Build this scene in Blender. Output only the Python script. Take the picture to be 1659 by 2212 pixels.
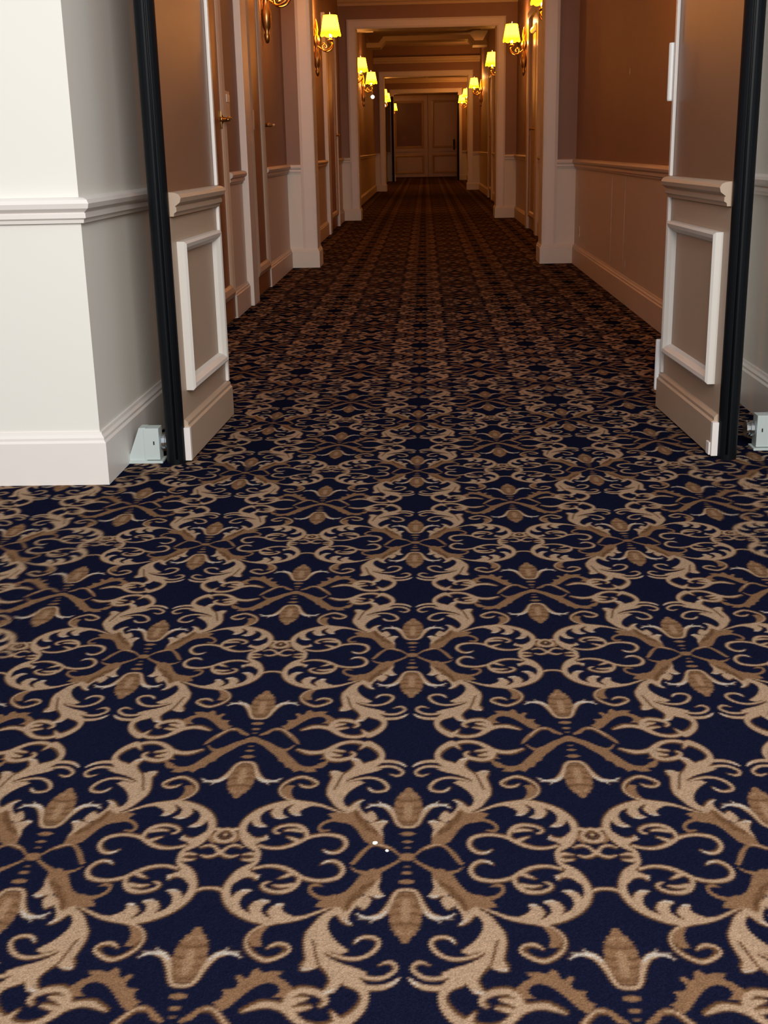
import bpy, bmesh, math, random
import numpy as np
from mathutils import Vector, Matrix

for o in list(bpy.data.objects): bpy.data.objects.remove(o)
S=bpy.context.scene; C=S.collection
random.seed(4)

# ------------------------------------------------------------------ camera
F_PX=2598.47; PITCH,YAW,ROLL=0.29360,-0.03910,-0.02120
fwd=Vector((math.sin(YAW)*math.cos(PITCH),math.cos(YAW)*math.cos(PITCH),-math.sin(PITCH)))
rgt=Vector((math.cos(YAW),-math.sin(YAW),0)); up=rgt.cross(fwd)
r2=math.cos(ROLL)*rgt+math.sin(ROLL)*up; u2=-math.sin(ROLL)*rgt+math.cos(ROLL)*up
cam=bpy.data.cameras.new('camera'); co=bpy.data.objects.new('camera',cam); C.objects.link(co)
M=Matrix((r2,u2,-fwd)).transposed().to_4x4(); M.translation=Vector((0,0,1.0)); co.matrix_world=M
cam.sensor_fit='VERTICAL'; cam.sensor_height=24; cam.lens=F_PX/2212*24; cam.clip_start=.05; cam.clip_end=200
S.camera=co
# ------------------------------------------------------------------ exposure, world, daylight
S.view_settings.view_transform='Standard'; S.view_settings.look='None'
S.view_settings.exposure=0.0; S.view_settings.gamma=1; S.view_settings.use_curve_mapping=False
W=bpy.data.worlds.new('world'); S.world=W; W.use_nodes=True
W.node_tree.nodes['Background'].inputs[0].default_value=(.93,.97,1,1); W.node_tree.nodes['Background'].inputs[1].default_value=0.66
def area(name,loc,target,sx,sy,power,col):
    l=bpy.data.lights.new(name,'AREA'); l.shape='RECTANGLE'; l.size=sx; l.size_y=sy; l.energy=power; l.color=col
    o=bpy.data.objects.new(name,l); C.objects.link(o); o.location=loc
    o.rotation_euler=(Vector(target)-Vector(loc)).to_track_quat('-Z','Y').to_euler(); return o
area('window_daylight',(.7,-1.3,2.6),(-.3,3.6,.7),2.0,2.0,255,(1.0,.975,.92))
LAMP_P=9.0; LAMP_COL=(1.0,.40,.15)

# ------------------------------------------------------------------ carpet artwork
# ---- carpet artwork: strokes (points with widths) and outlines, drawn on the floor as seen from four working frames
FR={'1':(860,1540,3.6065),'2':(860,1820,3.6065),'6':(300,1960,4.1475),'B':(1080,1440,5.184)}
# homography (u,v)->frame px of the working drawing; u across, v along the corridor, one repeat = 1
HP=[((0,0),(885,1854.7)),((-1,0),(72.3,1853.6)),((0,1),(891.7,1412.1)),((1,1),(1479.6,1411.4)),((-1,1),(310.3,1410.9)),((.5,.5),(1229.5,1591.4)),((-.5,.5),(548.5,1593.5)),((0,2),(899.1,1170.7))]
def homog():
    A=[];b=[]
    for (u,v),(x,y) in HP:
        x=(x-860)/1000;y=(y-1500)/1000
        A.append([u,v,1,0,0,0,-u*x,-v*x]);b.append(x);A.append([0,0,0,u,v,1,-u*y,-v*y]);b.append(y)
    h=np.linalg.lstsq(np.array(A),np.array(b),rcond=None)[0]
    return np.append(h,1).reshape(3,3)
HM=homog()
def uv2px(u,v):
    q=HM@np.array([u,v,np.ones_like(u)]); return q[0]/q[2]*1000+860,q[1]/q[2]*1000+1500
def px2uv(x,y):
    q=np.linalg.inv(HM)@np.array([(x-860)/1000,(y-1500)/1000,1.]); return q[0]/q[2],q[1]/q[2]
# S: stroke  P: polygon;  colour T tan, M brown, K dark brown, C cream
# where: 'b' mirrored to both halves, 'l' only below the rosette, 'u' only above it, 't' tulip (all four)
ART=[
('S','M','2','b',[(640,430,40),(720,443,36),(790,425,32),(835,388,32),(835,352,28),(800,337,24),(745,345,10)]),
('P','M','2','b',[(280,225),(350,205),(430,240),(470,290),(510,345),(560,390),(620,415),(700,432),(760,470),(795,505),(720,520),(650,510),(600,540),(560,550),(520,520),(470,470),(420,430),(370,380),(320,320),(290,280)]),
('S','Y','2','b',[(350,330,36),(400,350,50),(440,385,36),(480,425,60),(520,450,36),(550,510,36)]),
('S','D','2','b',[(395,360,10),(430,352,20),(455,385,10)]),('S','D','2','b',[(485,435,22),(520,475,30),(548,525,20)]),('S','D','2','b',[(345,300,12),(370,330,20),(360,350,10)]),('S','D','2','b',[(430,395,14),(450,415,22),(445,430,10)]),('S','D','2','b',[(640,505,6),(720,545,9),(800,580,7)]),
('P','T','2','b',[(290,270),(325,322),(385,385),(430,425),(480,470),(520,530),(560,550),(600,515),(650,505),(630,560),(600,590),(570,625),(525,650),(492,652),(530,615),(525,575),(500,535),(460,500),(430,520),(405,530),(375,500),(352,455),(390,418),(340,425),(300,438),(256,422),(290,385),(305,345),(292,310)]),
('S','N','2','b',[(405,412,12),(450,436,8)]),('S','N','2','b',[(432,520,10),(470,500,8)]),
# frame arc and its claws
('S','T','2','b',[(640,512,14),(700,527,16),(790,560,20),(870,590,26),(960,608,40),(1060,622,44),(1150,630,50),(1250,612,60),(1350,575,64),(1430,525,70),(1480,465,72),(1500,400,70),(1485,340,60),(1440,275,56),(1390,230,54),(1340,200,44),(1290,172,32),(1262,135,34),(1270,105,34),(1310,90,26),(1375,96,10)]),
('P','T','2','b',[(940,600),(1030,560),(1060,530),(1040,490),(1080,486),(1130,510),(1165,550),(1140,595),(1110,625),(1000,625)]),
('P','T','2','b',[(1110,620),(1180,590),(1222,550),(1205,500),(1150,470),(1210,453),(1270,470),(1312,515),(1300,560),(1260,610),(1150,640)]),
('P','T','2','b',[(1270,610),(1370,545),(1398,480),(1370,425),(1298,380),(1360,375),(1410,393),(1445,430),(1470,480),(1450,550)]),
('P','T','2','b',[(1345,190),(1310,235),(1275,250),(1240,262),(1262,298),(1290,275),(1340,272),(1390,290),(1430,320),(1470,330),(1420,240)]),
# heart scroll
('S','T','2','b',[(752,170,8),(720,152,18),(660,147,24),(610,170,28),(583,215,34),(605,262,34),(660,290,30),(760,303,26),(840,295,26),(910,275,28),(970,240,36),(1040,205,30),(1120,187,24),(1200,188,20),(1290,207,22)]),
('S','T','2','b',[(920,280,34),(940,330,34),(990,372,36),(1060,392,30),(1140,388,26),(1200,365,26),(1215,340,24),(1190,320,18),(1158,314,8)]),
('S','T','2','b',[(975,335,30),(1040,345,28),(1090,345,22),(1128,338,8)]),
('S','T','2','b',[(980,245,34),(1030,265,26),(1082,282,8)]),
# curl under the frame
('P','M','2','b',[(1130,640),(1180,655),(1240,680),(1300,740),(1310,800),(1260,830),(1200,825),(1215,770),(1200,720),(1165,680)]),
('S','K','2','b',[(1300,800,30),(1270,860,26),(1210,905,20),(1130,915,18),(1060,890,20),(1020,850,20),(1050,825,14),(1110,835,10)]),
('S','T','2','b',[(1120,640,30),(1180,655,20),(1240,680,16),(1295,722,18),(1325,780,22),(1312,845,26),(1255,900,28),(1165,938,30),(1080,918,30),(1005,880,28),(978,848,24),(1005,815,26),(1060,803,26),(1115,815,24),(1150,840,12)]),
# trunk and leaves
('P','T','2','b',[(620,520),(690,545),(750,590),(800,650),(850,710),(866,780),(856,860),(845,920),(835,960),(885,995),(870,1018),(810,1015),(745,985),(700,1000),(665,1050),(640,1100),(665,1150),(718,1190),(680,1208),(615,1190),(575,1140),(560,1095),(500,1120),(440,1160),(380,1165),(420,1120),(500,1085),(560,1040),(640,990),(700,900),(705,850),(640,870),(570,885),(515,858),(600,800),(650,750),(685,690),(690,640),(660,590),(600,560)]),
('S','D','2','b',[(800,778,26),(785,820,28),(778,860,28),(762,920,30),(748,965,26),(715,1005,26),(685,1040,16)]),
('S','T','2','b',[(720,845,14),(650,885,22),(560,912,26),(480,922,28),(400,910,28),(325,870,34),(280,810,32),(290,768,28),(340,748,26),(400,748,26),(442,768,26),(465,795,12)]),
('P','T','2','b',[(700,890),(640,930),(560,965),(440,1000),(360,1035),(410,1060),(500,1045),(600,1030),(680,970)]),
('S','T','2','b',[(440,1048,34),(330,1075,32),(240,1072,34),(180,1045,34),(137,1005,30),(150,962,28),(200,945,24),(262,968,8)]),
('S','T','2','b',[(590,1065,50),(500,1115,60),(400,1145,52),(300,1152,46),(220,1142,44),(150,1112,36),(105,1072,10)]),
# ring round the dark medallion and its scroll
('S','T','1','b',[(490,272,8),(440,232,44),(385,250,44),(335,288,44),(318,330,44),(340,368,50),(395,400,60),(460,430,60)]),
('S','T','1','b',[(440,240,24),(500,220,24),(570,217,22),(640,230,26),(700,258,34),(750,285,34),(830,300,26),(900,298,28),(982,274,8)]),
('S','T','1','b',[(755,295,50),(742,335,40),(690,358,28),(620,355,28),(562,340,28),(532,315,24),(560,296,10)]),
('S','T','1','b',[(750,300,50),(700,318,32),(640,326,10)]),
('S','T','1','b',[(730,275,30),(670,285,22),(610,292,8)]),
('P','T','1','b',[(450,425),(470,380),(550,353),(525,400),(545,455),(500,460)]),
('P','T','1','b',[(625,490),(640,470),(715,468),(690,500),(715,550),(700,610),(650,600),(650,540)]),
('S','C','2','b',[(1042,492,10),(1080,492,16),(1112,505,6)]),('S','C','2','b',[(1155,470,8),(1210,460,14),(1255,470,6)]),('S','C','2','b',[(1302,382,8),(1355,380,14),(1400,394,6)]),
('S','C','2','b',[(1246,264,12),(1264,292,8)]),('S','C','2','b',[(260,422,10),(300,430,18),(340,420,6)]),('S','C','2','b',[(695,1198,14),(640,1180,18),(610,1160,6)]),
('S','C','2','b',[(880,1002,10),(850,1010,14),(800,1000,6)]),('S','C','2','b',[(500,650,10),(540,622,12),(565,600,6)]),('S','C','2','b',[(752,170,6),(720,152,14),(680,148,6)]),
('S','C','2','b',[(465,795,8),(445,770,14),(420,755,6)]),('S','C','2','b',[(110,1078,14),(150,1112,18),(190,1130,6)]),
# arms of the rosettes, upper and lower
('S','M','2','l',[(150,145,22),(220,185,28),(300,225,44)]),
('S','M','2','l',[(400,245,36),(480,225,22),(525,195,8)]),
('S','M','2','u',[(150,97,16),(210,52,24),(290,20,26),(350,15,26),(410,52,30),(460,105,40),(505,160,32),(530,165,8)]),
('S','T','2','u',[(230,45,8),(300,20,10),(350,18,8)]),
('S','M','B','l',[(700,748,20),(620,722,38),(560,690,30),(480,680,26),(400,720,34),(340,770,48),(290,820,46),(262,852,16)]),
('S','T','B','l',[(520,685,10),(460,685,14),(400,720,18),(350,765,16)]),
('P','M','6','l',[(730,965),(680,872),(740,855),(780,800),(765,760),(830,755),(885,745),(912,695),(878,640),(930,622),(962,665),(1010,640),(1030,592),(1080,562),(1125,610),(1200,590),(1312,598),(1252,640),(1330,680),(1392,740),(1395,800),(1330,838),(1218,822),(1270,795),(1290,755),(1250,705),(1170,692),(1080,720),(1000,770),(900,850),(820,920)]),
('P','M','B','u',[(775,765),(700,795),(600,830),(500,885),(420,910),(380,970),(320,1020),(260,1080),(190,1108),(110,1110),(40,1092),(-20,1060),(-70,1080),(-20,1120),(80,1132),(50,1165),(150,1172),(240,1150),(300,1172),(340,1128),(400,1112),(425,1062),(480,1045),(490,1010),(540,965),(600,922),(660,872),(740,835),(790,820)]),
('S','M','B','u',[(20,1090,40),(-40,1070,34),(-80,1035,30),(-60,1010,24),(10,1022,8)]),
('S','M','B','u',[(430,925,36),(370,908,24),(310,868,12)]),
# flower between the frames
('S','T','1','u',[(1380,905,30),(1440,905,24),(1480,912,20),(1525,905,22),(1575,925,22),(1605,955,24),(1580,990,22),(1525,1005,22),(1470,990,22),(1445,955,24),(1480,915,22)]),
('S','K','1','u',[(1500,935,8),(1545,932,8),(1570,955,8),(1545,975,8),(1500,975,8),(1480,955,8)]),
('S','T','1','u',[(1520,945,20),(1522,950,20)]),
('S','M','1','u',[(1400,935,40),(1430,985,34),(1470,1010,14)]),
('S','T','1','u',[(1382,1048,10),(1440,1032,18),(1495,1045,18),(1535,1075,22),(1562,1090,30)]),
('S','T','1','u',[(1420,1112,10),(1480,1124,20),(1530,1110,24),(1562,1090,28)]),
('S','T','2','l',[(1530,385,24),(1570,368,20),(1640,362,18),(1700,366,18)]),
]
# tulip bud + dots, traced on rosette A (frame 2), used on all four sides of every rosette
TUL=[
('P','M','2','t',[(90,395),(150,400),(190,440),(205,500),(185,520),(218,560),(195,575),(206,615),(190,645),(168,650),(188,690),(160,700),(155,735),(125,738),(112,770),(92,796),(70,796),(70,395)]),
('S','Z','2','t',[(85,465,50),(85,520,80),(85,580,70),(85,620,40)]),
('S','Z','2','t',[(100,720,26),(130,700,26)]),
('S','Y','2','t',[(80,420,24),(130,418,32),(165,445,30),(182,480,16)]),
('S','Y','2','t',[(125,505,20),(160,500,32),(195,525,18)]),
('S','Y','2','t',[(120,565,22),(160,560,30),(205,578,16)]),
('S','Y','2','t',[(60,634,26),(120,642,32),(190,655,26)]),
('S','T','2','t',[(80,372,22),(140,380,26),(175,415,30),(198,470,38),(232,535,54),(285,582,48),(340,592,34)]),
('S','C','2','t',[(225,545,12),(290,590,32),(350,596,26),(410,590,20),(462,562,8)]),
('S','C','2','t',[(320,600,18),(350,634,5)]),
('S','C','2','t',[(395,598,14),(442,603,5)]),
('S','M','2','t',[(60,190,14),(108,190,8)]),('S','M','2','t',[(60,240,30),(100,240,24),(124,240,8)]),('S','M','2','t',[(60,310,44),(112,310,36),(145,310,8)]),
('S','M','2','t',[(50,125,44),(115,125,40),(150,125,8)]),
]
def spline(p,n=7):
    p=np.array(p,float); q=np.vstack([2*p[0]-p[1],p,2*p[-1]-p[-2]]); o=[]
    for i in range(1,len(q)-2):
        t=np.linspace(0,1,n,endpoint=False)[:,None]
        a,b,c,d=q[i-1],q[i],q[i+1],q[i+2]
        o.append(.5*((2*b)+(c-a)*t+(2*a-5*b+4*c-d)*t*t+(3*b-a-3*c+d)*t**3))
    o.append(p[-1:]); return np.vstack(o)
def to_uv(pts,fr):
    ox,oy,s=FR[fr]; return np.array([px2uv(ox+p[0]/s,oy+p[1]/s) for p in pts])
# metric used for widths: anisotropic, so a stroke seen w px wide stays w px wide in its frame
def sdf(kind,pts,fr,X,Y):
    """signed distance in frame px at frame coordinates X,Y"""
    if kind=='S':
        p=spline(pts); p[:,2]*=.85; d=np.full(X.shape,1e9)
        for a,b in zip(p[:-1],p[1:]):
            v=b[:2]-a[:2]; L=max(v@v,1e-9); t=np.clip(((X-a[0])*v[0]+(Y-a[1])*v[1])/L,0,1)
            w=(a[2]+(b[2]-a[2])*t)/2
            d=np.minimum(d,np.hypot(X-a[0]-t*v[0],Y-a[1]-t*v[1])-w)
        return d
    p=np.array(pts,float); p=np.vstack([p,p[:1]]); d=np.full(X.shape,1e9); ins=np.zeros(X.shape,bool)
    for a,b in zip(p[:-1],p[1:]):
        v=b-a; t=np.clip(((X-a[0])*v[0]+(Y-a[1])*v[1])/(v@v+1e-9),0,1)
        d=np.minimum(d,np.hypot(X-a[0]-t*v[0],Y-a[1]-t*v[1]))
        c=((a[1]>Y)!=(b[1]>Y)); 
        with np.errstate(divide='ignore',invalid='ignore'): xx=(b[0]-a[0])*(Y-a[1])/(b[1]-a[1])+a[0]
        ins^=c&(X<xx)
    return np.where(ins,-d,d)
COL={'N':(.0050,.0060,.0175),'K':(.080,.038,.016),'M':(.152,.082,.044),'T':(.275,.183,.120),'C':(.34,.295,.255),'D':(.078,.038,.018),'Y':(.09,.045,.022),'Z':(.225,.135,.080)}
def tile(NX,NY,SS=3):
    """colour of one carpet repeat, NY x NX x 3, u in [-.5,.5), v in [-.5,.5)"""
    nx,ny=NX//2*SS,NY*SS
    u=(np.arange(nx)+.5)/nx*.5; v=(np.arange(ny)+.5)/ny-.5
    row=(np.arange(ny)//SS)%2
    U,V=np.meshgrid(u,v); U=U+((row-.5)*.62/NX)[:,None]; U=np.abs(U)
    img=np.zeros((ny,nx,3)); img[:]=COL['N']
    jobs=[]
    def job(sh,mirror,shift):
        kind,c,fr,wh,pts=sh; jobs.append((kind,c,fr,pts,mirror,shift))
    for sh in ART:
        if sh[3]=='b': job(sh,0,0)          # folded half: sign of v ignored
        elif sh[3]=='l': job(sh,-1,0)
        else: job(sh,1,0)
    res={}
    pad=14
    def ev(kind,c,fr,pts,side,shift):
        ox,oy,s=FR[fr]
        P=np.array([p[:2] for p in pts],float); w=max([p[2] for p in pts]) if kind=='S' else 0
        uvs=np.array([px2uv(ox+a/s,oy+b/s) for a,b in [(P[:,0].min()-w,P[:,1].min()-w),(P[:,0].max()+w,P[:,1].min()-w),(P[:,0].min()-w,P[:,1].max()+w),(P[:,0].max()+w,P[:,1].max()+w)]])
        return uvs
    layers=[]
    for kind,c,fr,pts,side,shift in jobs:
        uvs=ev(kind,c,fr,pts,side,shift); cu,cv=uvs.mean(0)
        layers.append((kind,c,fr,pts,side,cu,cv,uvs))
    for order in ('out','M','Z','Y','K','T','C','D','N'):
        for kind,c,fr,pts,side,cu,cv,uvs in layers:
            if order!='out' and c!=order: continue
            if order=='out' and c in 'KDYZN': continue
            # where (u,v) of the repeat lies in the traced copy: mirror u, mirror v, add whole repeats
            cands=[]
            for su in (1,-1):
                for sv in ((1,-1) if side==0 else (1,)):
                    for du in (-1,0,1):
                        for dv in (-1,0,1):
                            cands.append((su,sv,du,dv))
            for su,sv,du,dv in cands:
                UU=su*U+du; VV=sv*V+dv
                m=(UU>uvs[:,0].min()-.02)&(UU<uvs[:,0].max()+.02)&(VV>uvs[:,1].min()-.02)&(VV<uvs[:,1].max()+.02)
                if not m.any(): continue
                paint(img,m,UU,VV,kind,c,fr,pts,order)
    for sh in TUL:
        pass
    tl=[]
    for order in ('out','M','Z','Y','K','T','C','D','N'):
        for kind,c,fr,wh,pts in TUL:
            if order!='out' and c!=order: continue
            if order=='out' and c in 'KDYZN': continue
            uvs=ev(kind,c,fr,pts,0,0)
            for cu,cvs in ((0,0),(.5,.5),(.5,-.5)):
                UU=np.abs(U-cu); VV=-np.abs(V-cvs)
                m=(UU<uvs[:,0].max()+.02)&(VV>uvs[:,1].min()-.02)&(VV<uvs[:,1].max()+.02)
                if m.any(): paint(img,m,UU,VV,kind,c,fr,pts,order)
    half=img.reshape(NY,SS,NX//2,SS,3).mean((1,3))
    return np.concatenate([half[:,::-1],half],1)
def paint(img,m,UU,VV,kind,c,fr,pts,order):
    ox,oy,s=FR[fr]
    x,y=uv2px(UU[m],VV[m]); X=(x-ox)*s; Y=(y-oy)*s
    k=s/3.6
    d=sdf(kind,pts,fr,X,Y)
    if order=='out':
        e=sdf(kind,pts,fr,X-11*k,Y-5*k)
        a=np.clip(((4 if c=='M' else 9)*k-np.minimum(d,e if c!='M' else d))/(7*k),0,1)*(.95 if c!='C' else .5); col=COL['K']
    else:
        f=11 if c in 'YZ' else 4; a=np.clip(.5-d/(f*k),0,1)*(.8 if c in 'YZ' else 1); col=COL[c]
    img[m]=img[m]*(1-a[:,None])+np.array(col)*a[:,None]

# ------------------------------------------------------------------ helpers
def tag(o,label=None,cat=None,group=None,kind=None):
    if label: o['label']=label
    if cat: o['category']=cat
    if group: o['group']=group
    if kind: o['kind']=kind
    return o
def obj(name,bm,mats,parent=None,smooth=False,loc=None):
    bmesh.ops.recalc_face_normals(bm,faces=bm.faces)
    me=bpy.data.meshes.new(name); bm.to_mesh(me); bm.free()
    for m in (mats if isinstance(mats,(list,tuple)) else [mats]): me.materials.append(m)
    if smooth:
        for p in me.polygons: p.use_smooth=True
    o=bpy.data.objects.new(name,me); C.objects.link(o)
    if parent: o.parent=parent
    if loc: o.location=loc
    return o
def empty(name,loc,rz=0):
    o=bpy.data.objects.new(name,None); C.objects.link(o); o.location=loc; o.rotation_euler=(0,0,rz); o.empty_display_size=.1; return o
def box(bm,x0,x1,y0,y1,z0,z1,mi=0,bev=0):
    vs=[bm.verts.new((x,y,z)) for z in (z0,z1) for y in (y0,y1) for x in (x0,x1)]
    fs=[bm.faces.new([vs[i] for i in q]) for q in ((0,2,3,1),(4,5,7,6),(0,1,5,4),(2,6,7,3),(0,4,6,2),(1,3,7,5))]
    for f in fs: f.material_index=mi
    if bev:
        es={e for f in fs for e in f.edges}
        r=bmesh.ops.bevel(bm,geom=list(es),offset=bev,segments=2,affect='EDGES',profile=.6)
        for f in r['faces']: f.material_index=mi
def prism(bm,pts,z0,z1,mi=0):
    a=[bm.verts.new((x,y,z0)) for x,y in pts]; b=[bm.verts.new((x,y,z1)) for x,y in pts]; n=len(pts)
    fs=[bm.faces.new(a[::-1]),bm.faces.new(b)]+[bm.faces.new((a[i],a[(i+1)%n],b[(i+1)%n],b[i])) for i in range(n)]
    for f in fs: f.material_index=mi
def sweep(bm,path,prof,mi=0):
    """profile (d,z) swept along an XY path with mitred corners; d is measured to the LEFT of travel"""
    P=[Vector(p) for p in path]; n=len(P); offs=[]
    for i in range(n):
        ns=[]
        if i>0: t=(P[i]-P[i-1]).normalized(); ns.append(Vector((-t.y,t.x)))
        if i<n-1: t=(P[i+1]-P[i]).normalized(); ns.append(Vector((-t.y,t.x)))
        m=sum(ns,Vector((0,0))).normalized(); offs.append(m/m.dot(ns[0]))
    rings=[[bm.verts.new((P[i].x+offs[i].x*d,P[i].y+offs[i].y*d,z)) for d,z in prof] for i in range(n)]
    k=len(prof)
    for i in range(n-1):
        for j in range(k):
            f=bm.faces.new((rings[i][j],rings[i][(j+1)%k],rings[i+1][(j+1)%k],rings[i+1][j])); f.material_index=mi
    for r in (rings[0],rings[-1]):
        f=bm.faces.new(r); f.material_index=mi
def sweep_v(bm,origin,ax,az,pts2,prof,closed=True,mi=0):
    """profile swept along a path in the plane (ax, az) through origin; prof=(inward offset, height off the plane)"""
    ax=Vector(ax); az=Vector(az); nn=ax.cross(az).normalized(); O=Vector(origin)
    P=[Vector(p) for p in pts2]; n=len(P); rings=[]
    for i in range(n):
        ns=[]
        if closed or i>0: t=(P[i]-P[i-1]).normalized(); ns.append(Vector((-t.y,t.x)))
        if closed or i<n-1: t=(P[(i+1)%n]-P[i]).normalized(); ns.append(Vector((-t.y,t.x)))
        m=sum(ns,Vector((0,0))).normalized(); m=m/m.dot(ns[0])
        rings.append([bm.verts.new(O+ax*(P[i].x+m.x*d)+az*(P[i].y+m.y*d)+nn*h) for d,h in prof])
    k=len(prof)
    for i in range(n if closed else n-1):
        a,b=rings[i],rings[(i+1)%n]
        for j in range(k):
            f=bm.faces.new((a[j],a[(j+1)%k],b[(j+1)%k],b[j])); f.material_index=mi
    if not closed:
        for r in (rings[0],rings[-1]): bm.faces.new(r).material_index=mi
def lathe(bm,prof,n=20,o=(0,0,0),axis='Z',sx=1,sy=1,mi=0,a0=0,a1=2*math.pi):
    full=abs(a1-a0-2*math.pi)<1e-6; m=n if full else n+1; rings=[]
    for r,h in prof:
        ring=[]
        for i in range(m):
            a=a0+(a1-a0)*i/n; x,y=r*math.cos(a)*sx,r*math.sin(a)*sy
            v={'Z':(x,y,h),'X':(h,x,y),'Y':(x,h,y)}[axis]
            ring.append(bm.verts.new((o[0]+v[0],o[1]+v[1],o[2]+v[2])))
        rings.append(ring)
    for a,b in zip(rings[:-1],rings[1:]):
        for i in range(n if full else n):
            j=(i+1)%m
            if j==0 and not full: continue
            bm.faces.new((a[i],a[j],b[j],b[i])).material_index=mi
    return rings
def caps(bm,rings):
    for r in (rings[0],rings[-1]):
        try: bm.faces.new(r)
        except ValueError: pass
def tube(bm,pts,rad,n=8,mi=0):
    P=[Vector(p) for p in pts]; rings=[]; prev=None
    for i,p in enumerate(P):
        t=(P[min(i+1,len(P)-1)]-P[max(i-1,0)]).normalized()
        a=prev if prev is not None else (Vector((0,0,1)) if abs(t.z)<.9 else Vector((1,0,0)))
        u=(a-t*a.dot(t)).normalized(); w=t.cross(u); prev=u
        r=rad[i] if isinstance(rad,(list,tuple)) else rad
        rings.append([bm.verts.new(p+u*(r*math.cos(2*math.pi*k/n))+w*(r*math.sin(2*math.pi*k/n))) for k in range(n)])
    for a,b in zip(rings[:-1],rings[1:]):
        for k in range(n): bm.faces.new((a[k],a[(k+1)%n],b[(k+1)%n],b[k])).material_index=mi
    bm.faces.new(rings[0][::-1]); bm.faces.new(rings[-1])
def curve_pts(p,n=6):
    return [tuple(v) for v in spline(p,n)]
# ------------------------------------------------------------------ materials
def mat(name,col,rough=.6,metal=0,spec=.4,var=.04,scale=3,bump=0,bscale=60,stretch=(1,1,1),emit=None,es=0,coat=0):
    m=bpy.data.materials.new(name); m.use_nodes=True; nt=m.node_tree; b=nt.nodes['Principled BSDF']; L=nt.links
    tc=nt.nodes.new('ShaderNodeTexCoord'); mp=nt.nodes.new('ShaderNodeMapping'); mp.inputs['Scale'].default_value=stretch
    L.new(tc.outputs['Object'],mp.inputs[0])
    nz=nt.nodes.new('ShaderNodeTexNoise'); nz.inputs['Scale'].default_value=scale; nz.inputs['Detail'].default_value=5
    L.new(mp.outputs[0],nz.inputs['Vector'])
    mx=nt.nodes.new('ShaderNodeMix'); mx.data_type='RGBA'
    mx.inputs['A'].default_value=tuple(c*(1-var) for c in col)+(1,); mx.inputs['B'].default_value=tuple(min(1,c*(1+var)) for c in col)+(1,)
    L.new(nz.outputs['Fac'],mx.inputs['Factor']); L.new(mx.outputs['Result'],b.inputs['Base Color'])
    b.inputs['Roughness'].default_value=rough; b.inputs['Metallic'].default_value=metal; b.inputs['Specular IOR Level'].default_value=spec
    b.inputs['Coat Weight'].default_value=coat; b.inputs['Coat Roughness'].default_value=.15
    if bump:
        n2=nt.nodes.new('ShaderNodeTexNoise'); n2.inputs['Scale'].default_value=bscale; L.new(mp.outputs[0],n2.inputs['Vector'])
        bp=nt.nodes.new('ShaderNodeBump'); bp.inputs['Strength'].default_value=bump; bp.inputs['Distance'].default_value=.002
        L.new(n2.outputs['Fac'],bp.inputs['Height']); L.new(bp.outputs[0],b.inputs['Normal'])
    if emit: b.inputs['Emission Color'].default_value=(*emit,1); b.inputs['Emission Strength'].default_value=es
    return m
m_cream=mat('cream_paint',(.76,.735,.69),.55,var=.015,scale=1.2,bump=.05,bscale=90)
m_trim=mat('white_gloss_trim',(.77,.72,.69),.35,var=.02)
m_low=mat('dado_panel_paint',(.66,.57,.50),.5,var=.03,scale=2)
m_paper=mat('fabric_wallpaper',(.30,.185,.14),.55,var=.08,scale=4,bump=.25,bscale=350)
m_leaf=mat('door_upper_covering',(.235,.122,.072),.32,spec=.35,var=.05,scale=3,bump=.15,bscale=300)
m_leaf_low=mat('door_lower_paint',(.42,.315,.235),.45,var=.03,scale=3)
m_lmould=mat('leaf_moulding_daylit',(.64,.60,.56),.4,var=.02)  # same paint as the lower leaf, lightened for daylight on the moulding's uprights
m_wood=mat('varnished_door_panel',(.30,.13,.05),.36,spec=.45,var=.12,scale=2.5,stretch=(4,4,.35))
m_mould=mat('door_moulding_paint',(.55,.43,.33),.35,var=.03)
m_black=mat('black_rubber_edge',(.0030,.0040,.0060),.45,spec=.14,var=.3,scale=4,stretch=(1,1,.1))
m_brass=mat('aged_brass',(.50,.33,.13),.32,metal=1,var=.25,scale=20)
m_brassb=mat('polished_brass',(.85,.72,.42),.25,metal=1,var=.08)
m_hinge=mat('white_hinge_metal',(.82,.82,.82),.35,var=.03)
m_boxw=mat('grey_white_plastic',(.50,.56,.56),.4,var=.03)
m_chrome=mat('chrome_metal',(.62,.66,.70),.18,metal=1,var=.1)
m_dark=mat('dark_slot',(.01,.01,.01),.6)
m_plast=mat('beige_plastic_plate',(.62,.52,.44),.4)
m_ceil=mat('ceiling_paint',(.42,.34,.28),.7,var=.04)
m_corn=mat('cornice_paint',(.62,.52,.40),.5,var=.03)
m_end=mat('end_door_paint',(.50,.36,.24),.35,spec=.5,var=.12,scale=2,stretch=(3,1,.6))
m_mirror=mat('glossy_door_pane',(.20,.10,.045),.3,spec=.12,var=.45,scale=1.5)
m_flame=mat('opal_white_glass',(.9,.85,.7),.3,emit=(1,.9,.65),es=2.2)
m_glow=mat('ceiling_lamp_glass',(.9,.5,.2),.3,emit=(1,.38,.07),es=1.2)
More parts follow.
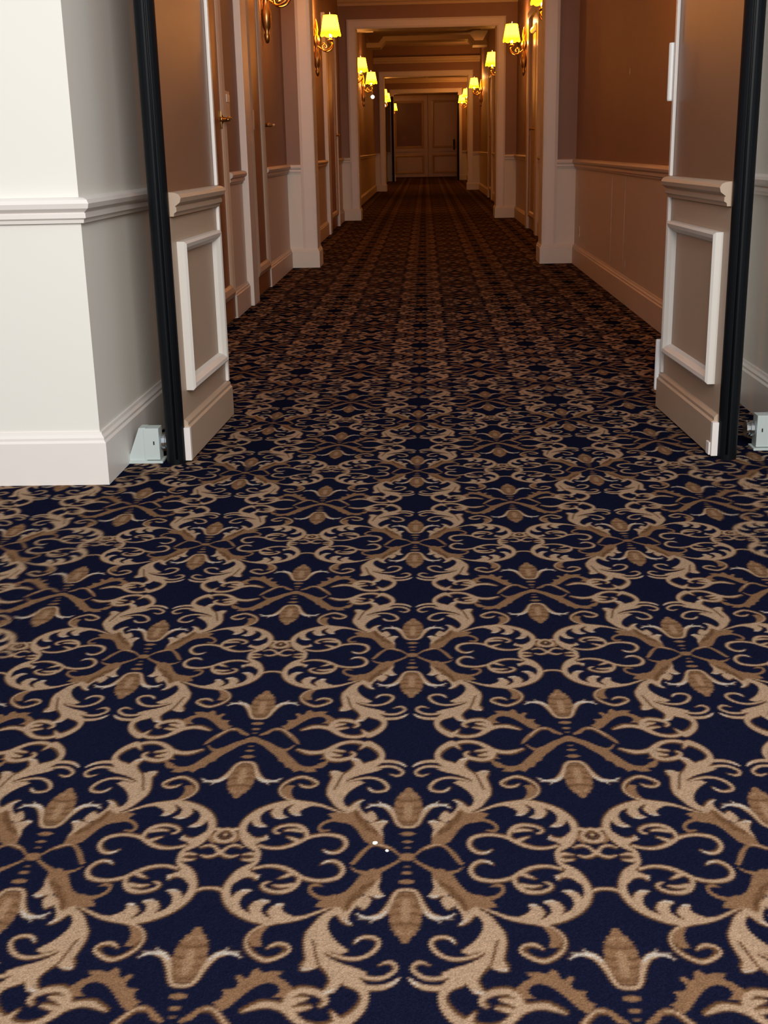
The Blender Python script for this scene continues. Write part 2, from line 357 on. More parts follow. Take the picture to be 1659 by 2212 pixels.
# lampshade: pleated cloth lit from inside, hotter where the two bulbs sit
m_shade=bpy.data.materials.new('lit_pleated_shade'); m_shade.use_nodes=True; nt=m_shade.node_tree; b=nt.nodes['Principled BSDF']
b.inputs['Base Color'].default_value=(.30,.14,.02,1); b.inputs['Roughness'].default_value=.8
tc=nt.nodes.new('ShaderNodeTexCoord'); 
def near_bulb(y):
    d=nt.nodes.new('ShaderNodeVectorMath'); d.operation='DISTANCE'; d.inputs[1].default_value=(.19,y,.01); nt.links.new(tc.outputs['Object'],d.inputs[0])
    r=nt.nodes.new('ShaderNodeMapRange'); r.inputs['From Min'].default_value=.085; r.inputs['From Max'].default_value=.125; r.inputs['To Min'].default_value=1; r.inputs['To Max'].default_value=0
    nt.links.new(d.outputs['Value'],r.inputs['Value']); return r
ra,rb=near_bulb(.045),near_bulb(-.045)
mxm=nt.nodes.new('ShaderNodeMath'); mxm.operation='MAXIMUM'; nt.links.new(ra.outputs[0],mxm.inputs[0]); nt.links.new(rb.outputs[0],mxm.inputs[1])
mc=nt.nodes.new('ShaderNodeMix'); mc.data_type='RGBA'; mc.inputs['A'].default_value=(1.0,.31,.0015,1); mc.inputs['B'].default_value=(1.0,.36,.013,1)
nt.links.new(mxm.outputs[0],mc.inputs['Factor']); nt.links.new(mc.outputs['Result'],b.inputs['Emission Color']); b.inputs['Emission Strength'].default_value=19

# ------------------------------------------------------------------ carpet (floor)
T_NX,T_NY=192,264
T=tile(T_NX,T_NY,3)
rng=np.random.default_rng(3)
CU,CV,CX0,CY0=0.5580,0.7375,-0.0359,1.5502
vco=[];vcol=[];quads=[];base=0
def put(i,j,k):
    """one repeat at lattice place (i,j), its tufts merged k by k"""
    global base
    t=T.reshape(T_NY//k,k,T_NX//k,k,3).mean((1,3)); ny,nx=t.shape[:2]
    u=np.linspace(-.5,.5,nx+1); v=np.linspace(-.5,.5,ny+1)
    U,V=np.meshgrid(u,v)
    X=CX0+(i+U)*CU; Y=CY0+(j+V)*CV
    col=t[np.arange(ny+1)%ny][:,np.arange(nx+1)%nx]
    if k<=2: col=col*(1+rng.normal(0,.10,col.shape[:2]))[...,None]
    vco.append(np.stack([X,Y,np.zeros_like(X)],-1).reshape(-1,3)); vcol.append(col.reshape(-1,3))
    idx=np.arange((nx+1)*(ny+1)).reshape(ny+1,nx+1)+base
    quads.append(np.stack([idx[:-1,:-1],idx[:-1,1:],idx[1:,1:],idx[1:,:-1]],-1).reshape(-1,4)); base+=(nx+1)*(ny+1)
for j in range(-4,59):
    for i in range(-5,6):
        if j>=5 and abs(i)>2: continue
        if j<=-2: k=6
        elif j<=4: k=1 if abs(i)<=1 else (2 if abs(i)==2 else 6)
        elif j<=9: k=2
        elif j<=20: k=4
        else: k=6
        if j>=0 and j<=1 and abs(i)==2: k=2
        put(i,j,k)
vco=np.concatenate(vco).astype(np.float32); vcol=np.clip(np.concatenate(vcol),0,1).astype(np.float32); quads=np.concatenate(quads).astype(np.int32)
me=bpy.data.meshes.new('floor'); me.vertices.add(len(vco)); me.vertices.foreach_set('co',vco.ravel())
me.loops.add(quads.size); me.loops.foreach_set('vertex_index',quads.ravel())
me.polygons.add(len(quads)); me.polygons.foreach_set('loop_start',np.arange(0,quads.size,4,dtype=np.int32))
me.update(); 
ca=me.color_attributes.new('pile','FLOAT_COLOR','POINT'); ca.data.foreach_set('color',np.concatenate([vcol,np.ones((len(vcol),1),np.float32)],1).ravel())
m_carpet=bpy.data.materials.new('woven_carpet'); m_carpet.use_nodes=True; nt=m_carpet.node_tree; b=nt.nodes['Principled BSDF']; L=nt.links
at=nt.nodes.new('ShaderNodeAttribute'); at.attribute_name='pile'
tc=nt.nodes.new('ShaderNodeTexCoord')
nz=nt.nodes.new('ShaderNodeTexNoise'); nz.inputs['Scale'].default_value=420; nz.inputs['Detail'].default_value=2; L.new(tc.outputs['Object'],nz.inputs['Vector'])
mr=nt.nodes.new('ShaderNodeMapRange'); mr.inputs['From Min'].default_value=.3; mr.inputs['From Max'].default_value=.7; mr.inputs['To Min'].default_value=.72; mr.inputs['To Max'].default_value=1.28; L.new(nz.outputs['Fac'],mr.inputs['Value'])
vm=nt.nodes.new('ShaderNodeVectorMath'); vm.operation='SCALE'; L.new(at.outputs['Color'],vm.inputs[0]); L.new(mr.outputs[0],vm.inputs['Scale']); L.new(vm.outputs[0],b.inputs['Base Color'])
b.inputs['Roughness'].default_value=1; b.inputs['Specular IOR Level'].default_value=.05
b.inputs['Specular IOR Level'].default_value=0
bp=nt.nodes.new('ShaderNodeBump'); bp.inputs['Strength'].default_value=.35; bp.inputs['Distance'].default_value=.002; L.new(nz.outputs['Fac'],bp.inputs['Height']); L.new(bp.outputs[0],b.inputs['Normal'])
me.materials.append(m_carpet)
fl=bpy.data.objects.new('floor',me); C.objects.link(fl); tag(fl,'navy blue carpet woven with beige scrolls, rosettes and tulip buds','floor',kind='structure')

# ------------------------------------------------------------------ shell
XL,XR=-1.205,1.297; DADO=.808; CEIL=3.25
RAIL=[(0,.805),(.012,.805),(.014,.815),(.022,.820),(.022,.832),(.018,.836),(.034,.848),(.038,.862),(.032,.873),(.020,.878),(0,.880)]
BASE=[(0,0),(.022,0),(.022,.135),(.016,.142),(.016,.150),(.009,.158),(.006,.167),(0,.167)]
CASE=lambda w:[(0,0),(0,.022),(w*.25,.030),(w*.4,.022),(w*.75,.022),(w,.012),(w,0)]
def st(name,bm,m,label,cat,smooth=False): return tag(obj(name,bm,m,None,smooth),label,cat,kind='structure')
# near wall, left: a pier whose side runs back behind the opened door
bm=bmesh.new(); pl=[(-3.4,3.640),(-1.030,3.655),(-1.021,4.93),(-3.4,4.93)]
prism(bm,pl,0,3.25); st('wall_front_left',bm,m_cream,'cream painted wall end at the left of the open fire door','wall')
bm=bmesh.new(); sweep(bm,[(-1.021,4.93),(-1.030,3.655),(-3.4,3.640)],RAIL[::1]) ; st('trim_1',bm,m_trim,'white dado rail round the cream wall end on the left','rail')
bm=bmesh.new(); sweep(bm,[(-1.021,4.93),(-1.030,3.655),(-3.4,3.640)],BASE); st('baseboard_front_left',bm,m_trim,'white skirting round the foot of the cream wall end','baseboard')
# near wall, right
bm=bmesh.new(); prism(bm,[(1.262,2.4),(3.2,2.4),(3.2,4.93),(1.262,4.93)],0,3.25); st('wall_front_right',bm,m_cream,'grey white wall behind the right open fire door','wall')
bm=bmesh.new(); sweep(bm,[(3.2,2.4),(1.262,2.4),(1.262,4.93)],RAIL); st('trim_2',bm,m_trim,'pale dado rail behind the right open fire door','rail')
bm=bmesh.new(); sweep(bm,[(3.2,2.4),(1.262,2.4),(1.262,4.93)],BASE); st('baseboard_front_right',bm,m_trim,'pale skirting behind the right open fire door','baseboard')
# fire door frame: two jambs and header
bm=bmesh.new(); box(bm,-1.35,-.875,4.93,5.03,0,2.9); box(bm,1.005,1.45,4.93,5.03,0,2.9); box(bm,-3.4,3.2,4.93,5.03,2.6,3.25); box(bm,-.92,-.868,4.68,4.94,0,2.6); box(bm,.99,1.04,4.74,4.94,0,2.6); st('trim_3',bm,m_cream,'cream frame of the open fire doors','door frame')
# corridor side walls
def side_wall(name,x,sgn,label):
    bm=bmesh.new(); x2=x+sgn*.12
    a,b_=min(x,x2),max(x,x2)
    box(bm,a,b_,4.93,44.5,0,DADO,0); box(bm,a,b_,4.93,44.5,DADO,CEIL,1)
    return st(name,bm,[m_low,m_paper],label,'wall')
side_wall('wall_left',XL,-1,'long left corridor wall, brown wallpaper over a pale dado')
side_wall('wall_right',XR,1,'long right corridor wall, brown wallpaper over a pale dado')
bm=bmesh.new(); box(bm,-1.5,1.6,4.93,44.5,CEIL,CEIL+.1); st('ceiling',bm,m_ceil,'dim corridor ceiling','ceiling')
bm=bmesh.new(); box(bm,-1.4,1.5,43.9,44.5,0,CEIL); st('wall_end',bm,m_paper,'wall closing the far end of the corridor','wall')
# cross arches
ARCH=[(10.85,.32),(18.02,.40),(30.1,.45),(39.15,.45)]
IL,IR=-.965,1.015; LZ=2.605
names=['first','second','third','farthest']
for n,(y,d) in enumerate(ARCH):
    bm=bmesh.new()
    for (a,b_) in ((XL-.05,IL),(IR,XR+.05)):
        box(bm,a,b_,y,y+d,0,DADO,0); box(bm,a,b_,y,y+d,DADO,CEIL,1)
    box(bm,IL,IR,y,y+d,LZ,CEIL,1)
    o=st('wall_cross',bm,[m_cream,m_paper],'%s cross arch of the corridor, white below and brown above'%names[n],'archway')
    bm=bmesh.new()                                   # casing: up one side, across, down the other
    w=.120
    sweep_v(bm,(0,y,0),(1,0,0),(0,0,1),[(IR,0),(IR,LZ),(IL,LZ),(IL,0)],[(-w,0),(-w,.018),(-w*.8,.024),(-w*.2,.024),(0,.018),(0,0)],closed=False)
    st('trim_%d'%(4+n*3),bm,m_trim,'pale casing round the %s corridor arch'%names[n],'arch casing')
    bm=bmesh.new()
    ew=.116
    lin=bmesh.new(); box(lin,IL-.001,IL+.004,y+.002,y+d,0,LZ); box(lin,IR-.004,IR+.001,y+.002,y+d,0,LZ); box(lin,IL,IR,y+.002,y+d,LZ-.004,LZ+.001)
    st('trim_%d'%(40+n),lin,m_cream,'painted lining inside the %s corridor arch'%names[n],'arch lining')
    sweep(bm,[(IL-ew,y),(XL,y)],RAIL) ; sweep(bm,[(XR,y),(IR+ew,y)],RAIL)
    st('trim_%d'%(5+n*3),bm,m_trim,'short dado rails on the %s corridor arch'%names[n],'rail')
    bm=bmesh.new(); sweep(bm,[(IL,y+d),(IL,y-.026),(XL,y-.026)],BASE); sweep(bm,[(XR,y-.026),(IR,y-.026),(IR,y+d)],BASE); box(bm,XL,IL,y-.027,y,0,.16); box(bm,IR,XR,y-.027,y,0,.16)
    st('baseboard_arch',bm,m_cream,'white plinths of the %s corridor arch'%names[n],'baseboard')
    bm=bmesh.new(); sweep(bm,[(XR,y),(XL,y)],[(0,2.90),(.02,2.90),(.03,2.93),(.06,2.95),(.075,2.99),(.10,3.0),(.10,3.03),(0,3.03)])
    st('trim_%d'%(6+n*3),bm,m_corn,'cornice above the %s corridor arch'%names[n],'cornice')
# stepped cornices across the bays
for n,(y,z0) in enumerate(((22.6,3.00),(26.6,3.00),(37.2,3.02))):
    bm=bmesh.new()
    pts=[(XL,z0),(XL+.30,z0),(XL+.40,z0+.12),(XR-.40,z0+.12),(XR-.30,z0),(XR,z0),(XR,z0+.09),(XR-.26,z0+.09),(XR-.36,z0+.21),(XL+.36,z0+.21),(XL+.26,z0+.09),(XL,z0+.09)]
    a=[bm.verts.new((p[0],y,p[1])) for p in pts]; b2=[bm.verts.new((p[0],y+.25,p[1]-.03)) for p in pts]
    for k in range(12): bm.faces.new((a[k],a[(k+1)%12],b2[(k+1)%12],b2[k]))
    for r in (a,b2[::-1]):
        for q in ((0,1,10,11),(1,2,9,10),(2,3,8,9),(3,4,7,8),(4,5,6,7)): bm.faces.new([r[i] for i in q])
    st('trim_%d'%(20+n),bm,m_corn,'stepped ceiling cornice %s'%('between the second and third arch, nearer one','between the second and third arch, farther one','beyond the third arch')[n],'cornice')
# dado rails and skirtings along the side walls, broken at the doors
def runs(name_r,name_b,x,segs,sgn,lab):
    bm=bmesh.new(); bb=bmesh.new()
    for a,b_ in segs:
        path=[(x,b_),(x,a)] if sgn>0 else [(x,a),(x,b_)]
        sweep(bm,path,RAIL); sweep(bb,path,BASE)
    st(name_r,bm,m_low,'dado rail along the %s corridor wall'%lab,'rail'); st(name_b,bb,m_low,'skirting along the %s corridor wall'%lab,'baseboard')
segL=[(5.04,6.50),(7.535,8.14),(9.29,10.83),(11.26,15.05),(16.75,18.0),(18.45,20.8),(22.1,30.0),(30.6,33.5),(34.8,39.1),(39.65,43.9)]
segR=[(5.04,10.83),(11.26,14.25),(15.75,18.0),(18.45,24.0),(25.4,30.0),(30.6,35.5),(36.8,39.1),(39.65,43.9)]
# left wall: its interior side is +x  -> travel so that left-of-travel is +x : from far to near
runs('trim_30','baseboard_left',XL,segL,1,'left'); runs('trim_31','baseboard_right',XR,segR,-1,'right')

# ------------------------------------------------------------------ doors in the side walls
def lever(parent,o,sgn,ydir,L=.12,plate=None,m=m_brass,name='handle'):
    """lever handle on a side wall; sgn = direction out of the wall in x, ydir = which way the lever points"""
    bm=bmesh.new(); x,y,z=o
    if plate: box(bm,*sorted((x,x+sgn*.008)),y-.022,y+.022,z+plate[0],z+plate[1],0,.002)
    r=lathe(bm,[(0.0001,0),(.026,0),(.026,sgn*.010),(.014,sgn*.016),(.011,sgn*.05),(.0001,sgn*.052)],12,(x,y,z),'X'); 
    tube(bm,curve_pts([(x+sgn*.048,y,z),(x+sgn*.06,y+ydir*.02,z+.002),(x+sgn*.062,y+ydir*L*.6,z+.006),(x+sgn*.058,y+ydir*L,z-.006)],4),[.011]*3+[.009]*20 if False else .0095,8)
    return obj(name,bm,m,parent,True)
def wall_door(n,x,sgn,y0,y1,H,label,panel=m_wood,hy=None,hz=1.18,plate=(-.145,.11),case=(0,0),levers=(1,),zp=.15):
    """door set in a side wall. casing strips of width case[0] (near side) and case[1] (far side)"""
    bm=bmesh.new(); d0,d1=sorted((x,x+sgn*.012)); box(bm,d0,d1,y0,y1,.012,H)
    root=obj('door_%d'%n,bm,panel); tag(root,label,'door',kind='structure')
    # raised moulding frames: tall upper panel + (one continuous) lower
    for (a,b_,z0,z1) in ((y0+.13,y1-.09,zp,H-.12),):
        bm=bmesh.new(); ax=(0,sgn,0)
        o=(x+sgn*.012,0,0)
        pts=[(a,z0),(b_,z0),(b_,z1),(a,z1)] if sgn>0 else [(-b_,z0),(-a,z0),(-a,z1),(-b_,z1)]
        sweep_v(bm,o,ax,(0,0,1),pts,[(0,0),(.0,.016),(.03,.026),(.06,.016),(.075,.006),(.075,0)])
        obj('panel_moulding',bm,m_mould,root)
    if case[0] or case[1]:
        bm=bmesh.new()
        if case[0]: d=sorted((x,x+sgn*.045)); box(bm,d[0],d[1],y0-case[0],y0,0,H+.08,0,.004)
        if case[1]: d=sorted((x,x+sgn*.045)); box(bm,d[0],d[1],y1,y1+case[1],0,H+.08,0,.004)
        d=sorted((x,x+sgn*.045)); box(bm,d[0],d[1],y0,y1,H,H+.08)
        obj('casing',bm,m_trim,root)
    if hy is not None:
        for s in levers: lever(root,(x+sgn*.012,hy,hz),sgn,s,plate=plate,m=m_brass if s==levers[0] else m_brassb)
    return root
wall_door(1,XL,1,6.50,7.52,2.45,'brown left wall door with brass lever just behind the open fire door',hy=7.36,plate=(-.05,.05),levers=(-1,))
d2=wall_door(2,XL,1,8.40,9.29,2.45,'brown left wall door with long brass plate and pale casing',hy=9.20,case=(.26,0),levers=(-1,))
bm=bmesh.new(); box(bm,XL+.012,XL+.020,9.245,9.285,1.036,1.292,0,.002); obj('door_plate',bm,m_brassb,d2)
bm=bmesh.new(); tube(bm,[(XL+.02,9.265,1.175),(XL+.07,9.27,1.175),(XL+.075,9.40,1.185)],.009); obj('handle',bm,m_brassb,d2,True)
bm=bmesh.new(); box(bm,XL+.012,XL+.032,8.41,8.66,1.14,1.27,0,.004); obj('lock_plate',bm,m_trim,d2)
wall_door(3,XL,1,15.30,16.70,2.45,'door in the left wall between the first and second arch',hy=16.60,case=(.25,.06),levers=(-1,),plate=None)
wall_door(4,XL,1,20.85,22.05,2.45,'door in the left wall just beyond the second arch',hy=21.0,hz=.72,case=(.05,.05),plate=None)
wall_door(5,XR,-1,14.45,15.55,2.45,'door in the right wall between the first and second arch',panel=m_mould,hy=14.75,case=(.2,.2),plate=(-.04,.06))
wall_door(6,XR,-1,24.1,25.3,2.45,'door in the right wall between the second and third arch',hy=24.2,case=(.1,.1),plate=None)
wall_door(7,XL,1,33.6,34.7,2.45,'door in the left wall beyond the third arch',hy=34.6,case=(.1,.1),plate=None)
wall_door(8,XR,-1,35.6,36.7,2.45,'door in the right wall beyond the third arch',hy=35.8,case=(.1,.1),plate=None)

# ------------------------------------------------------------------ open fire doors (leaves swung toward the viewer)
def fire_leaf(n,A,B,out,label,hinges=None,cut=False):
    """A = near free end, B = hinge end, of the visible face; out = -1 leaf body lies on the -x side, +1 on the +x side"""
    A=Vector(A);B=Vector(B); t=(B-A); Lg=t.length; t.normalize()
    root_bm=bmesh.new(); H=2.56; th=.062
    # local frame: x along the leaf from A to B, y = outward normal of the visible face, z up
    nrm=Vector((-t.y,t.x))*(1 if Vector((-t.y,t.x)).x*out<0 else -1)
    ang=math.atan2(t.y,t.x)
    flip=-1 if (Vector((-t.y,t.x))-nrm).length>1e-3 else 1     # visible face is local +y if flip==1, else -y
    box(root_bm,0,Lg,*sorted((0,-flip*th)),.008,.80,0); box(root_bm,0,Lg,*sorted((0,-flip*th)),.80,H,1)
    root=obj('door_%d'%n,root_bm,[m_leaf_low,m_leaf]); root.location=(A.x,A.y,0); root.rotation_euler=(0,0,ang)
    tag(root,label,'door',kind='structure')
    f=flip
    def face_sweep(path,prof,name,m):
        bm=bmesh.new(); sweep(bm,path,prof); return obj(name,bm,m,root)
    sgnpath=(lambda a,b_:[(a,0),(b_,0)]) if f>0 else (lambda a,b_:[(b_,0),(a,0)])
    face_sweep(sgnpath(.012,Lg-.004),RAIL,'dado_rail',m_leaf_low)
    bm=bmesh.new(); sweep(bm,sgnpath(.012,Lg),[(0,.008),(.020,.008),(.020,.118),(.013,.124),(.013,.134),(.006,.142),(0,.144)]); obj('kick_board',bm,m_leaf_low,root)
    bm=bmesh.new(); x0,x1,z0,z1=.075,Lg-.085,.232,.722
    ax=(f,0,0); pts=[(x0,z0),(x1,z0),(x1,z1),(x0,z1)] if f>0 else [(-x1,z0),(-x0,z0),(-x0,z1),(-x1,z1)]
    # visible face normal must be ax x z = (f,0,0)x(0,0,1) = (0,-f,0): mirror heights
    sweep_v(bm,(0,0,0),ax,(0,0,1),pts,[(0,0),(0,-.024),(.008,-.031),(.020,-.028),(.034,-.014),(.040,0)])
    obj('panel_moulding',bm,m_lmould,root)
    bm=bmesh.new()                                                    # slim bead down the hinge side
    box(bm,Lg-.028,Lg-.004,*sorted((0,f*.012)),.144,.805,0,.003); box(bm,Lg-.028,Lg-.004,*sorted((0,f*.012)),.88,H,0,.003); obj('edge_bead',bm,m_trim,root)
    bm=bmesh.new(); box(bm,-.006,.014,*sorted((0,f*.021)),.008,.120,0,.001); obj('end_strip',bm,m_trim,root); 
    # the rounded black edge
    bm=bmesh.new(); yc=-f*th/2; pts=[]
    for k in range(13):
        a=math.pi/2+math.pi*k/12; pts.append((math.cos(a)*.036-.001,yc+math.sin(a)*(th/2+.001)))
    prism(bm,[(.0,yc+th/2+.001)]+pts+[(.0,yc-th/2-.001)],.0,H); obj('black_edge',bm,m_black,root,False)
    bm=bmesh.new(); tube(bm,[(-.036,yc+.010*f,.02),(-.036,yc+.010*f,H)],.004,6); obj('edge_groove',bm,m_black,root,True)
    if hinges:
        bm=bmesh.new(); box(bm,.010,.045,*sorted((f*.018,f*.026)),.008,.050,0,.002); obj('corner_plate',bm,m_trim,root)
        for z0,z1 in hinges:
            bm=bmesh.new(); lathe(bm,[(.0001,z0),(.011,z0),(.0125,z0+.006),(.0125,z1-.006),(.011,z1),(.0001,z1)],14,(Lg+.012,f*.014,0)); box(bm,Lg-.01,Lg+.014,*sorted((0,f*.006)),z0+.004,z1-.004)
            obj('hinge',bm,m_hinge,root,False)
    return root
fire_leaf(9,(-.816,3.905),(-.786,4.640),-1,'open left fire door leaf with black rounded edge and raised lower panel')
fr=fire_leaf(10,(.950,3.885),(.915,4.690),1,'open right fire door leaf with black edge and two white hinges',hinges=((1.145,1.345),(.07,.268)))

# ------------------------------------------------------------------ far fire doors, ajar in the last arch, and the end doors
for sx,xx,lab in ((-1,-1.0,'left'),(1,1.005,'right')):
    root=empty('door_%d'%(11 if sx<0 else 12),(xx,38.62,0)); tag(root,'far %s fire door standing open, seen on its black edge'%lab,'door',kind='structure')
    bm=bmesh.new(); box(bm,-.03,.03,.04,.80,.01,2.5); obj('leaf',bm,m_leaf,root)
    bm=bmesh.new(); lathe(bm,[(.032,.005),(.032,2.5)],12,(0,.035,0),a0=math.pi,a1=2*math.pi); box(bm,-.031,.031,.03,.06,.005,2.5); obj('black_edge',bm,m_black,root)
def end_leaf(n,x0,x1,label,glass):
    bm=bmesh.new(); box(bm,x0,x1,43.84,43.90,.01,2.72); root=obj('door_%d'%n,bm,m_end); tag(root,label,'door',kind='structure')
    def fr_(z0,z1,m=12):
        bm=bmesh.new(); sweep_v(bm,(0,43.84,0),(1,0,0),(0,0,1),[(x0+.13,z0),(x1-.13,z0),(x1-.13,z1),(x0+.13,z1)],[(0,0),(0,.02),(.04,.03),(.08,.01),(.08,0)])
        obj('panel_moulding',bm,m_end,root)
    fr_(.97,2.55); fr_(.12,.76)
    bm=bmesh.new(); box(bm,x0+.1,x1-.1,43.80,43.84,.86,.90); obj('middle_rail',bm,m_end,root)
    if glass: bm=bmesh.new(); box(bm,x0+.2,x1-.2,43.828,43.838,1.05,2.47); obj('pane',bm,m_mirror,root)
    else:
        bm=bmesh.new(); xc=x1-.30; box(bm,xc-.03,xc+.03,43.82,43.84,.90,1.25,0,.004); tube(bm,[(xc,43.82,1.2),(xc,43.77,1.18),(xc,43.77,.97),(xc,43.82,.95)],.018); obj('handle',bm,m_dark,root)
    return root
end_leaf(13,-1.20,.085,'left leaf of the end doors with a glossy reflecting pane',True)
end_leaf(14,.100,1.295,'right leaf of the end doors with a dark pull handle',False)

# ------------------------------------------------------------------ magnetic door holders on the floor
def holder(x,y,sgn,label):
    """sgn=+1: magnet faces +x"""
    root=empty('door_holder',(x,y,0)); tag(root,label,'door holder',group=None)
    bm=bmesh.new(); box(bm,-.030 if sgn>0 else -.022,.022 if sgn>0 else .030,0,.055,.010,.118,0,.0015); obj('magnet_housing',bm,m_boxw,root)
    bm=bmesh.new()     # sloped bracket
    q=[(-sgn*.088,0.004),(-sgn*.088,.010),(-sgn*.044,.120),(-sgn*.0225,.120),(-sgn*.0225,0.004)]
    a=[bm.verts.new((p[0],.002,p[1])) for p in q]; b2=[bm.verts.new((p[0],.053,p[1])) for p in q]
    bm.faces.new(a); bm.faces.new(b2[::-1])
    for k in range(5): bm.faces.new((a[k],a[(k+1)%5],b2[(k+1)%5],b2[k]))
    obj('bracket',bm,m_boxw,root)
    bm=bmesh.new(); box(bm,*sorted((-sgn*.090,sgn*.032)),-.012,.062,0,.008,0,.002); obj('foot_plate',bm,m_boxw,root)
    bm=bmesh.new(); box(bm,sgn*.004-.002,sgn*.004+.002,-.0015,.001,.062,.074); obj('slot',bm,m_dark,root)
    bm=bmesh.new(); r=lathe(bm,[(.0001,0),(.020,0),(.026,sgn*.006),(.026,sgn*.017),(.022,sgn*.018),(.022,sgn*.024),(.028,sgn*.026),(.028,sgn*.032),(.0001,sgn*.032)],20,((.022 if sgn>0 else -.022),.028,.068),'X'); obj('magnet_disc',bm,m_chrome,root,False)
    return root
holder(-.925,3.905,1,'grey white magnetic door holder on the carpet behind the left black door edge')
holder(1.125,3.985,-1,'grey white magnetic door holder on the carpet behind the right black door edge')

# ------------------------------------------------------------------ small wall fittings
r_=empty('light_switch',(XL,7.57,1.185)); tag(r_,'beige light switch plate beside the left wall door behind the fire door','light switch')
bm=bmesh.new(); box(bm,0,.010,0,.17,0,.165,0,.003); obj('plate',bm,m_plast,r_)
bm=bmesh.new(); box(bm,.010,.016,.03,.14,.10,.145,0,.002); obj('rocker',bm,m_trim,r_)
r_=empty('wall_socket',(XR,10.45,.25)); tag(r_,'small dark electrical socket low on the right wall by the first arch','socket')
bm=bmesh.new(); box(bm,-.010,0,0,.09,0,.09,0,.003); obj('plate',bm,m_plast,r_)
bm=bmesh.new(); lathe(bm,[(.0001,-.012),(.028,-.012),(.03,-.009),(.03,0)],16,(0,.045,.045),'X'); obj('outlet',bm,m_brass,r_)
for z,y,s,l in ((1.43,8.13,.020,'small white chip mark on the brown wallpaper of the right wall'),(.80,8.10,.022,'white paint drip just under the right dado rail'),(.235,8.05,.024,'white paint drip just above the right skirting')):
    bm=bmesh.new(); r=lathe(bm,[(.0001,s*1.6),(s*.25,s*1.0),(s*.55,0),(s*.45,-s*.5),(.0001,-s*.8)],10,(0,0,0),'Z',sx=.15); 
    o=obj('paint_mark',bm,m_trim,None,True); o.location=(XR-.001,y,z); tag(o,l,'mark')
# cable runs clipped to the lower right wall
for y,l in ((8.70,'thin pale cable down the right wall, nearer the first arch'),(8.13,'thin pale cable down the right wall, nearer the fire door')):
    bm=bmesh.new(); tube(bm,[(0,0,.17),(0,0,.79)],.0013,6); o=obj('wall_cable',bm,m_low,None,True); o.location=(XR-.003,y,0); tag(o,l,'cable')

# ------------------------------------------------------------------ wall sconces
def sconce_meshes():
    out={}
    # local: wall at x=0, light projects to +x, z=0 at the shade centre
    bm=bmesh.new()
    r=lathe(bm,[(.0001,-.52),(.010,-.515),(.020,-.49),(.024,-.46),(.014,-.44),(.028,-.41),(.036,-.36),(.038,-.31),(.026,-.27),(.020,-.22),(.030,-.18),(.040,-.15),(.030,-.11),(.016,-.09),(.024,-.04),(.014,.03),(.0001,.07)],14,(.034,0,0),'Z',sx=1.0)
    for s in (-1,1): tube(bm,curve_pts([(.015,0,-.24),(.03,s*.03,-.20),(.02,s*.05,-.13),(.03,s*.035,-.08),(.02,s*.055,-.03)],4),.007,6)
    out['back_plate']=bm
    for nm,s in (('arm',1),('arm2',-1)):
        bm=bmesh.new()
        tube(bm,curve_pts([(.03,s*.01,-.20),(.08,s*.03,-.235),(.13,s*.06,-.262),(.18,s*.075,-.245),(.21,s*.065,-.20),(.19,s*.045,-.165)],5),.0075,8)
        tube(bm,curve_pts([(.10,s*.045,-.245),(.09,s*.06,-.205),(.12,s*.068,-.185),(.14,s*.06,-.215),(.12,s*.05,-.225)],4),.005,6)
        lathe(bm,[(.0001,-.17),(.012,-.168),(.030,-.155),(.032,-.150),(.012,-.146),(.011,-.13),(.015,-.125)],12,(.19,s*.045,0))
        out[nm]=bm
    for nm,s in (('candle','1'),('candle2','-1')):
        bm=bmesh.new(); s=int(s); lathe(bm,[(.011,-.128),(.0105,-.06),(.012,-.055),(.017,-.02),(.012,.02),(.0001,.045)],12,(.19,s*.045,0)); out[nm]=bm
    bm=bmesh.new(); n=48; prof=[(.122,-.098),(.118,-.085),(.116,-.080),(.084,.088),(.082,.098)]
    rings=[]
    for k,(rr,h) in enumerate(prof):
        ring=[]
        for i in range(n):
            a=2*math.pi*i/n; pl=1+.018*math.cos(24*a); zz=h-(.014*abs(math.sin(4*a)) if k==0 else 0)
            ring.append(bm.verts.new((.19+rr*pl*math.cos(a)*.90,rr*pl*math.sin(a)*1.18,zz)))
        rings.append(ring)
    for a,b_ in zip(rings[:-1],rings[1:]):
        for i in range(n): bm.faces.new((a[i],a[(i+1)%n],b_[(i+1)%n],b_[i]))
    out['shade']=bm
    bm=bmesh.new(); lathe(bm,[(.0001,.075),(.006,.08),(.007,.10),(.003,.115),(.006,.125),(.0001,.135)],10,(.19,0,0)); tube(bm,[(.19,-.1,.088),(.19,.1,.088)],.0025,6); tube(bm,[(.10,0,.088),(.28,0,.088)],.0025,6); out['finial']=bm
    return out
ms={}
for k,bm in sconce_meshes().items():
    bmesh.ops.recalc_face_normals(bm,faces=bm.faces); me=bpy.data.meshes.new('sconce_'+k); bm.to_mesh(me); bm.free()
    for p in me.polygons: p.use_smooth=True
    me.materials.append(m_shade if k in('shade',) else m_flame if k.startswith('candle') else m_brass); ms[k]=me
LZC=2.285
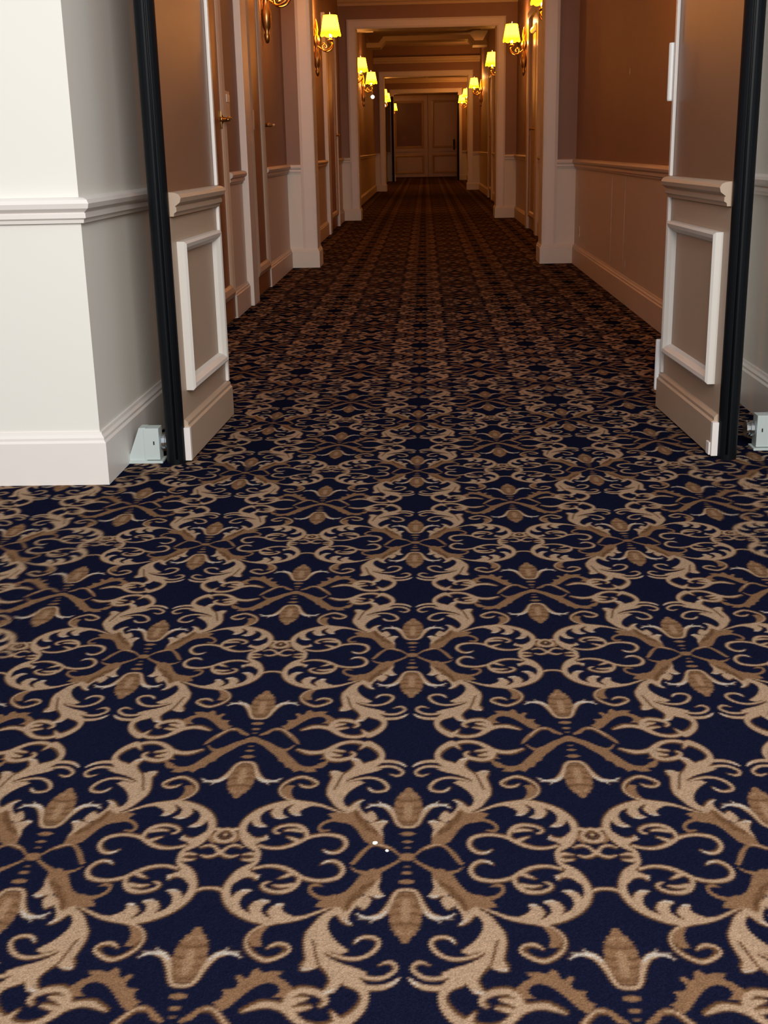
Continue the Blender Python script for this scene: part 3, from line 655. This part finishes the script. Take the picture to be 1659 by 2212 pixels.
SC=[('L',5.65,'sconce on the left wall hidden behind the open left fire door'),('R',6.6,'sconce high on the right wall above the picture, near the fire door'),('L',9.58,'brass sconce on the left wall before the first arch, its shade above the picture'),
('L',13.95,'nearest fully seen lit sconce on the left wall, past the first arch'),
('L',20.4,'lit sconce on the left wall, the nearer just beyond the second arch'),
('L',24.2,'lit sconce on the left wall, the farther between second and third arch'),
('L',31.2,'lit sconce on the left wall, the nearer beyond the third arch'),
('L',33.5,'lit sconce on the left wall, the farthest before the end doors'),
('L',41.4,'lit sconce nearest the end doors, mostly hidden by the far left black edge'),('R',12.2,'lit sconce on the right wall cut by the top edge of the picture'),
('R',16.4,'nearest fully seen lit sconce on the right wall, past the first arch'),
('R',21.1,'lit sconce on the right wall half hidden by the second arch'),
('R',28.75,'lit sconce on the right wall, in front of the third arch'),
('R',34.0,'lit sconce on the right wall half hidden by the third arch'),
('R',38.2,'lit sconce on the right wall, the farthest before the end doors')]
for side,y,lab in SC:
    root=empty('wall_sconce',(XL if side=='L' else XR,y,LZC+(.0 if side=='L' else .085)),0 if side=='L' else math.pi)
    tag(root,lab,'wall lamp','lit wall sconces along the corridor')
    ob={}
    for k,me in ms.items():
        o=ob[k]=bpy.data.objects.new({'arm2':'arm','candle2':'candle'}.get(k,k),me); C.objects.link(o)
        o.parent={'candle':ob.get('arm'),'candle2':ob.get('arm2'),'finial':ob.get('shade')}.get(k) or root
    for zz,pw in ((.118,LAMP_P),(-.118,LAMP_P*.35)):
        l=bpy.data.lights.new('bulb_light','POINT'); l.energy=pw; l.color=LAMP_COL; l.shadow_soft_size=.025
        lo=bpy.data.objects.new('bulb_light',l); C.objects.link(lo); lo.parent=root; lo.location=(.155,0,zz)
# two small bright white lights hanging under far left sconces
for x,y,z,lab in ((-.985,23.95,1.93,'small bright white lamp right under the second far left sconce'),(-.99,31.0,2.0,'tiny bright white lamp under the left sconces beyond the third arch')):
    bm=bmesh.new(); lathe(bm,[(.0001,-.035),(.022,-.03),(.038,0),(.03,.02),(.012,.035),(.0001,.037)],6); o=obj('small_lamp',bm,m_flame); o.location=(x,y,z); tag(o,lab,'lamp')
    bm=bmesh.new(); tube(bm,[(0,0,.035),(0,0,.10),(-.10,0,.13),(XL-x,0,.13)],.004,6); obj('hanger',bm,m_brass,o)
r_=empty('ceiling_lamp',(.07,37.6,3.02)); tag(r_,'small orange glowing ceiling lamp in the last bay','ceiling lamp')
bm=bmesh.new(); lathe(bm,[(.0001,-.055),(.05,-.045),(.075,-.01),(.08,.01)],16); obj('glass',bm,m_glow,r_,True)
bm=bmesh.new(); lathe(bm,[(.16,.0),(.17,.02),(.05,.05),(.02,.06),(.02,.23)],20); obj('canopy',bm,m_brass,r_,True)
# crumbs on the carpet
for k,(x,y,s,l) in enumerate(((-.0,0,.0042,'larger white crumb on the carpet by the foreground rosette'),(0,0,.0028,'smaller white crumb on the carpet beside the larger one'))):
    px=((810,1823),(836,1839))[k]
    d=r2*(px[0]-829.5)-u2*(px[1]-1106)+fwd*F_PX; t_=-1/d.z
    bm=bmesh.new(); bmesh.ops.create_icosphere(bm,subdivisions=2,radius=s)
    for v in bm.verts: v.co*=random.uniform(.8,1.15); v.co.z*=.6
    o=obj('crumb',bm,m_cream,None,True); o.location=(d.x*t_,d.y*t_,s*.4); tag(o,l,'crumb')
